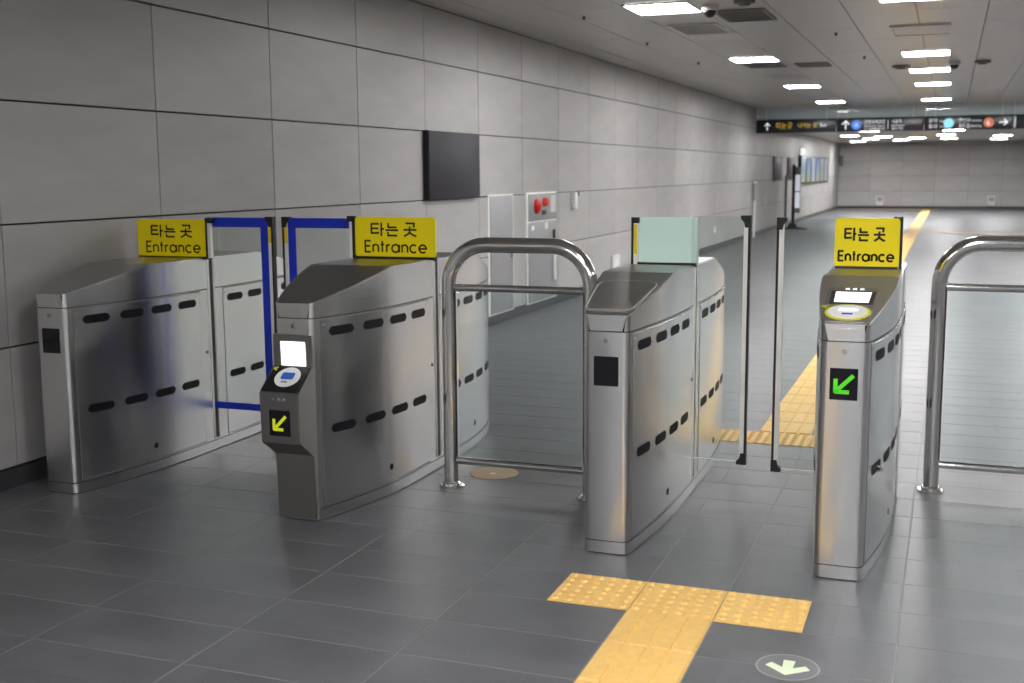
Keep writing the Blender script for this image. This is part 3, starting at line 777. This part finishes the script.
    def front_fit(s, arrow=None, plate=True):
        r = s.root
        if arrow is not False:
            bm = bmesh.new(); prism(bm, rrect(.100, .118, .003, 3, 0, .749), lambda u, v, d: (u, -d, v), -.002, .003); dsp = link('front_display', bm, 'blackglass', r)
            if arrow:
                bm = bmesh.new(); f = lambda u, v: (u, -.0042, .749+v)
                diag_arrow(bm, f, .036); link('arrow', bm, arrow, dsp)
        bm = bmesh.new(); cyl(bm, (0, -.006, .872), .0095, .008, 'y', 18); link('lock', bm, 'steel_dark', r, True)
        if plate:
            bm = bmesh.new(); prism(bm, rrect(.085, .036, .004, 3, 0, .936), lambda u, v, d: (u, -d, v), -.001, .0016); link('name_plate', bm, 'steel', r)
    def on_slope(s, u, q, d):
        """u across, q metres up the sloping cover from its front edge, d above it"""
        a = math.atan2(s.zt-ZF, s.cre)
        return (u, q*math.cos(a)-d*math.sin(a), ZF+q*math.sin(a)+d*math.cos(a))
def diag_arrow(bm, f, s):
    w = s*.42
    stroke(bm, [(s*.95, s*.95), (-s*.55, -s*.55)], w, f)
    stroke(bm, [(-s*.8, s*.55), (-s*.8, -s*.8), (s*.55, -s*.8)], w, f)

FY = GY+GL/2                 # plane of the flaps
def flap(g, xa, xb, z0, z1, tape):
    """glass leaf between xa (at the gate) and xb (free edge with its post)"""
    off = g.root.location; sgn = 1 if xb > xa else -1
    lo, hi = min(xa, xb), max(xa, xb)
    gl = boxo('glass_flap', (lo, hi, FY-.006, FY+.006, z0+.012, z1-.004), 'glass', g.root)
    e = xb
    boxo('edge_profile', (min(e, e-sgn*.020), max(e, e-sgn*.020), FY-.012, FY+.012, z0+.03, z1-.03), 'alu', gl)
    boxo('edge_seal', (min(e, e+sgn*.011), max(e, e+sgn*.011), FY-.014, FY+.014, z0+.02, z1-.02), 'black', gl)
    for zz, k in ((z1, -1), (z0, 1)):
        bm = bmesh.new()
        prism(bm, [(sgn*.012, 0), (sgn*.012, k*.055), (-sgn*.014, k*.055), (-sgn*.020, k*.03), (-sgn*.034, k*.016), (-sgn*.034, 0)], lambda u, v, d: (e+u-off.x, FY+d-off.y, zz+v), -.017, .017)
        link('end_cap', bm, 'black', gl)
    if tape:
        boxo('tape', (lo, hi, FY-.0085, FY-.006, z1-.058, z1-.006), 'blue', gl)
        boxo('tape', (lo, hi, FY-.0085, FY-.006, z0+.012, z0+.05), 'blue', gl)
        a, b = sorted((e-sgn*.022, e-sgn*.068)); boxo('tape', (a, b, FY-.0085, FY-.006, z0+.05, z1-.058), 'blue', gl)
        a, b = sorted((e-sgn*.001, e-sgn*.019)); boxo('warning_tape', (a, b, FY-.0135, FY-.012, z1-.14, z1-.045), 'yellowtape', gl)
    else:
        bm = bmesh.new(); box(bm, min(xa, xb)-off.x, max(xa, xb)-off.x, FY-.007-off.y, FY+.007-off.y, z0+.008, z0+.013); link('bottom_trim', bm, 'frame', gl)
    return gl

def entrance_sign(g, xa, xb, z0, z1, hg, en):
    """yellow sign: hg=(x0,x1,y0,y1) box of the hangul line, en=(x0,x1,y0,y1) caps of the word, as fractions from the top left"""
    off = g.root.location; yp = FY-.045; w, h = xb-xa, z1-z0
    bm = bmesh.new(); prism(bm, rrect(w, h, .017, 6, (xa+xb)/2-off.x, (z0+z1)/2), lambda u, v, d: (u, yp-off.y+d, v), 0, .010)
    sg = link('sign_panel', bm, 'yellow', g.root)
    bm = bmesh.new(); f = lambda u, v: (xa+u-off.x, yp-.0006-off.y, z1-v)
    x0, x1, y0, y1 = hg
    hx = (x1-x0)*w/3.42; hy = (y1-y0)*h
    for st in HANGUL: stroke(bm, [(x0*w+u*hx, y1*h-v*hy) for u, v in st], .0095, f)
    link('korean_lettering', bm, 'ink', sg)
    bm = bmesh.new(); x0, x1, y0, y1 = en; ws, tw = word_strokes('Entrance'); hx = (x1-x0)*w/tw; hy = (y1-y0)*h
    for st in ws: stroke(bm, [(x0*w+u*hx, y1*h-v*hy) for u, v in st], .0090, f)
    link('english_lettering', bm, 'ink', sg)
    boxo('sign_base', (xa+.005, xb-.005, yp-.004, yp+.03, z0-.012, z0+.002), 'black', g.root)
    return sg
def sign_post(g, x, z0, z1, sgn, tape=True, back=.040):
    """short retracted flap edge standing at one end of the sign; sgn points to its black side"""
    y = FY-back
    a, b = sorted((x, x+sgn*.011)); p = boxo('flap_post', (a, b, y-.014, y+.014, z0, z1), 'black', g.root)
    a, b = sorted((x, x-sgn*.018)); boxo('post_profile', (a, b, y-.011, y+.011, z0, z1-.03), 'alu', p)
    a, b = sorted((x+sgn*.011, x-sgn*.028)); boxo('post_cap', (a, b, y-.017, y+.017, z1-.028, z1), 'black', p, .003)
    if tape:
        a, b = sorted((x-sgn*.001, x-sgn*.017)); boxo('post_tape', (a, b, y-.0125, y-.011, z0+.05, z1-.035), 'yellowtape', p)

# gate beside the wall
g1 = Gate('steel ticket gate standing against the left wall, blank black front window', -3.985, .225, .185, cre=.53, zt=1.078)
g1.build(); g1.front_fit(None)
entrance_sign(g1, -4.235, -3.785, 1.082, 1.285, (.20, .80, .15, .47), (.12, .91, .60, .88))
sign_post(g1, -3.772, 1.078, 1.296, -1, False)
flap(g1, -3.80, -3.395, .225, 1.303, True)
# gate with the low reader
g2 = Gate('steel ticket gate with lowered card reader box and white screen in front', -2.655, .245, .215, .097)
g2.build(); g2.front_fit(False)
entrance_sign(g2, -2.872, -2.418, 1.104, 1.308, (.20, .77, .15, .47), (.12, .89, .60, .88))
sign_post(g2, -2.885, 1.094, 1.312, 1, False)
flap(g2, -2.86, -3.315, .225, 1.303, True)
rd_prof = [(.03, .835), (-.012, .835), (-.006, .695), (-.135, .602), (-.130, .378), (-.012, .302), (-.012, .012), (.03, .012)]
bm = bmesh.new(); prism(bm, rd_prof, lambda u, v, d: (d, u, v), -.112, .080)
bmesh.ops.bevel(bm, geom=[e for e in bm.edges if abs(e.verts[0].co.x-e.verts[1].co.x) < 1e-6 and e.verts[0].co.y < .02 and e.verts[1].co.y < .02], offset=.004, segments=2, affect='EDGES')
rd = link('reader_housing', bm, 'steel_dark', g2.root, True); rd.location.x = .012
dy, dz = (-.135+.006), (.602-.695); dl = math.hypot(dy, dz)
def desk(u, q, d): return (u-.016, -.006+dy*q/dl+d*(dz/dl), .695+dz*q/dl-d*(dy/dl))
bm = bmesh.new(); prism(bm, rrect(.178, dl-.006, .004, 3, 0, dl/2), desk, -.001, .0022); pad = link('reader_desk', bm, 'black', rd)
bm = bmesh.new(); prism(bm, circ(.060, 36, .006, .070, .058), desk, .002, .0062); cd = link('card_pad', bm, 'white', pad, True)
bm = bmesh.new(); prism(bm, rrect(.062, .040, .008, 4, .006, .064), desk, .0062, .0070); link('card_screen', bm, 'screen_blue', cd)
bm = bmesh.new(); prism(bm, rrect(.030, .010, .003, 3, .002, .100), desk, .0062, .0070); link('card_mark', bm, 'led_off', cd)
bm = bmesh.new(); stroke(bm, [(-.068, .030), (-.084, .018), (-.066, .012)], .010, lambda u, v: desk(u, v, .0032)); link('lime_mark', bm, 'lime', pad)
# screen
bm = bmesh.new(); prism(bm, rrect(.122, .108, .003, 3, -.012, .752), lambda u, v, d: (u, -.0125+(.835-v)*.043-d, v), -.002, .003); link('screen', bm, 'screen_white', rd)
# front face of the box
for k in range(3):
    bm = bmesh.new(); cyl(bm, (-.045+.027*k, -.1385, .572), .0065, .006, 'y', 14); link('indicator', bm, 'led_off', rd)
bm = bmesh.new(); prism(bm, rrect(.100, .112, .003, 3, -.014, .468), lambda u, v, d: (u, -.1335-d, v), -.004, .003); dsp = link('front_display', bm, 'blackglass', rd)
bm = bmesh.new(); diag_arrow(bm, lambda u, v: (-.014+u, -.1375, .468+v), .034); link('arrow', bm, 'arrow_lime', dsp)
# gate with the mint glass
g3 = Gate('steel ticket gate with mint glass panel on top, beside the arched rail', -1.243, .185, .140)
g3.build(); g3.front_fit(None, False)
off = g3.root.location
bm = bmesh.new(); prism(bm, rrect(.256, .212, .008, 4, -1.240-off.x, 1.211), lambda u, v, d: (u, FY-.045-off.y+d, v), 0, .014)
mp = link('mint_panel', bm, 'mint', g3.root)
boxo('panel_edge', (-1.112, -1.092, FY-.05, FY+.01, 1.105, 1.314), 'mintedge', mp, .003)
boxo('seam', (-1.1165, -1.1145, FY-.0465, FY-.045, 1.11, 1.312), 'frame', mp)
boxo('panel_base', (-1.400, -1.095, FY-.050, FY-.012, 1.092, 1.104), 'black', g3.root)
sign_post(g3, -1.392, 1.094, 1.316, -1, True)
flap(g3, -1.12, -.862, .155, 1.325, False)
pts = [(-.090, .045), (.070, .045), (.093, .075), (.118, .36), (.108, .405), (.07, .43), (-.09, .43), (-.130, .405), (-.140, .36), (-.108, .075)]
bm = bmesh.new(); prism(bm, pts, g3.on_slope, -.001, .0075)
bmesh.ops.bevel(bm, geom=[e for e in bm.edges if e.calc_length() < 10 and len(e.link_faces) == 2 and e.calc_face_angle(0) > 1.0], offset=.003, segments=2, affect='EDGES')
rc = link('reader_cover', bm, 'steel_top', g3.root, True)
bm = bmesh.new(); cpts = [(u*.97-.0005, .238+(v-.238)*.985) for u, v in pts]; stroke(bm, cpts+cpts[:2], .0045, lambda u, v: g3.on_slope(u, v, .0079)); link('cover_rim', bm, 'alu', rc)
# gate with the lit reader
g4 = Gate('slim steel ticket gate with lit reader on its sloping top and green arrow', -.338, .150, .160, .0885, cre=.63, zt=1.095)
g4.build(); g4.front_fit('arrow_green')
entrance_sign(g4, -.474, -.200, 1.104, 1.318, (.15, .78, .20, .46), (.06, .92, .68, .88))
sign_post(g4, -.200, 1.094, 1.325, 1, False, .012)
flap(g4, -.48, -.722, .135, 1.317, False)
pts = [(-.075, .02), (.060, .02), (.078, .05), (.092, .43), (.075, .455), (-.092, .455), (-.108, .43), (-.092, .05)]
bm = bmesh.new(); prism(bm, pts, g4.on_slope, -.001, .003); pl = link('reader_plate', bm, 'steel_dark', g4.root)
bm = bmesh.new(); prism(bm, [(-.082, .235), (.078, .235), (.083, .40), (-.088, .40)], g4.on_slope, .003, .0062); sc = link('screen_frame', bm, 'black', pl)
bm = bmesh.new(); prism(bm, [(-.066, .250), (.062, .250), (.066, .385), (-.070, .385)], g4.on_slope, .0062, .0070); link('screen', bm, 'screen_white', sc)
bm = bmesh.new(); prism(bm, circ(.084, 40, -.004, .128, .095), g4.on_slope, .003, .006); cd = link('card_ring', bm, 'lime', pl)
bm = bmesh.new(); prism(bm, circ(.074, 40, -.004, .128, .083), g4.on_slope, .006, .0075); link('card_pad', bm, 'alu', cd)
bm = bmesh.new(); prism(bm, circ(.058, 36, -.004, .130, .066), g4.on_slope, .0075, .0085); link('card_face', bm, 'white', cd)
bm = bmesh.new(); prism(bm, rrect(.074, .042, .01, 4, -.004, .150), g4.on_slope, .0085, .0092); link('card_screen', bm, 'screen_grey', cd)
bm = bmesh.new(); prism(bm, rrect(.040, .018, .004, 3, -.004, .098), g4.on_slope, .0085, .0090); link('card_mark', bm, 'blue', cd)
bm = bmesh.new(); stroke(bm, [(-.078, .205), (-.104, .190), (-.084, .172)], .011, lambda u, v: g4.on_slope(u, v, .0065)); link('lime_mark', bm, 'lime', pl)
for k in range(3):
    bm = bmesh.new(); prism(bm, rrect(.016, .018, .004, 3, -.03+.028*k, .435), g4.on_slope, .003, .0052); link('indicator', bm, 'led', pl)
bm = bmesh.new(); off = g4.root.location
xs = g4.half(.17, 1); tube(bm, [(xs-.004, .17, .40), (xs+.012, .165, .40), (xs+.024, .155, .402)], [.014, .012, .009], 14); link('side_key', bm, 'chrome', g4.root, True)
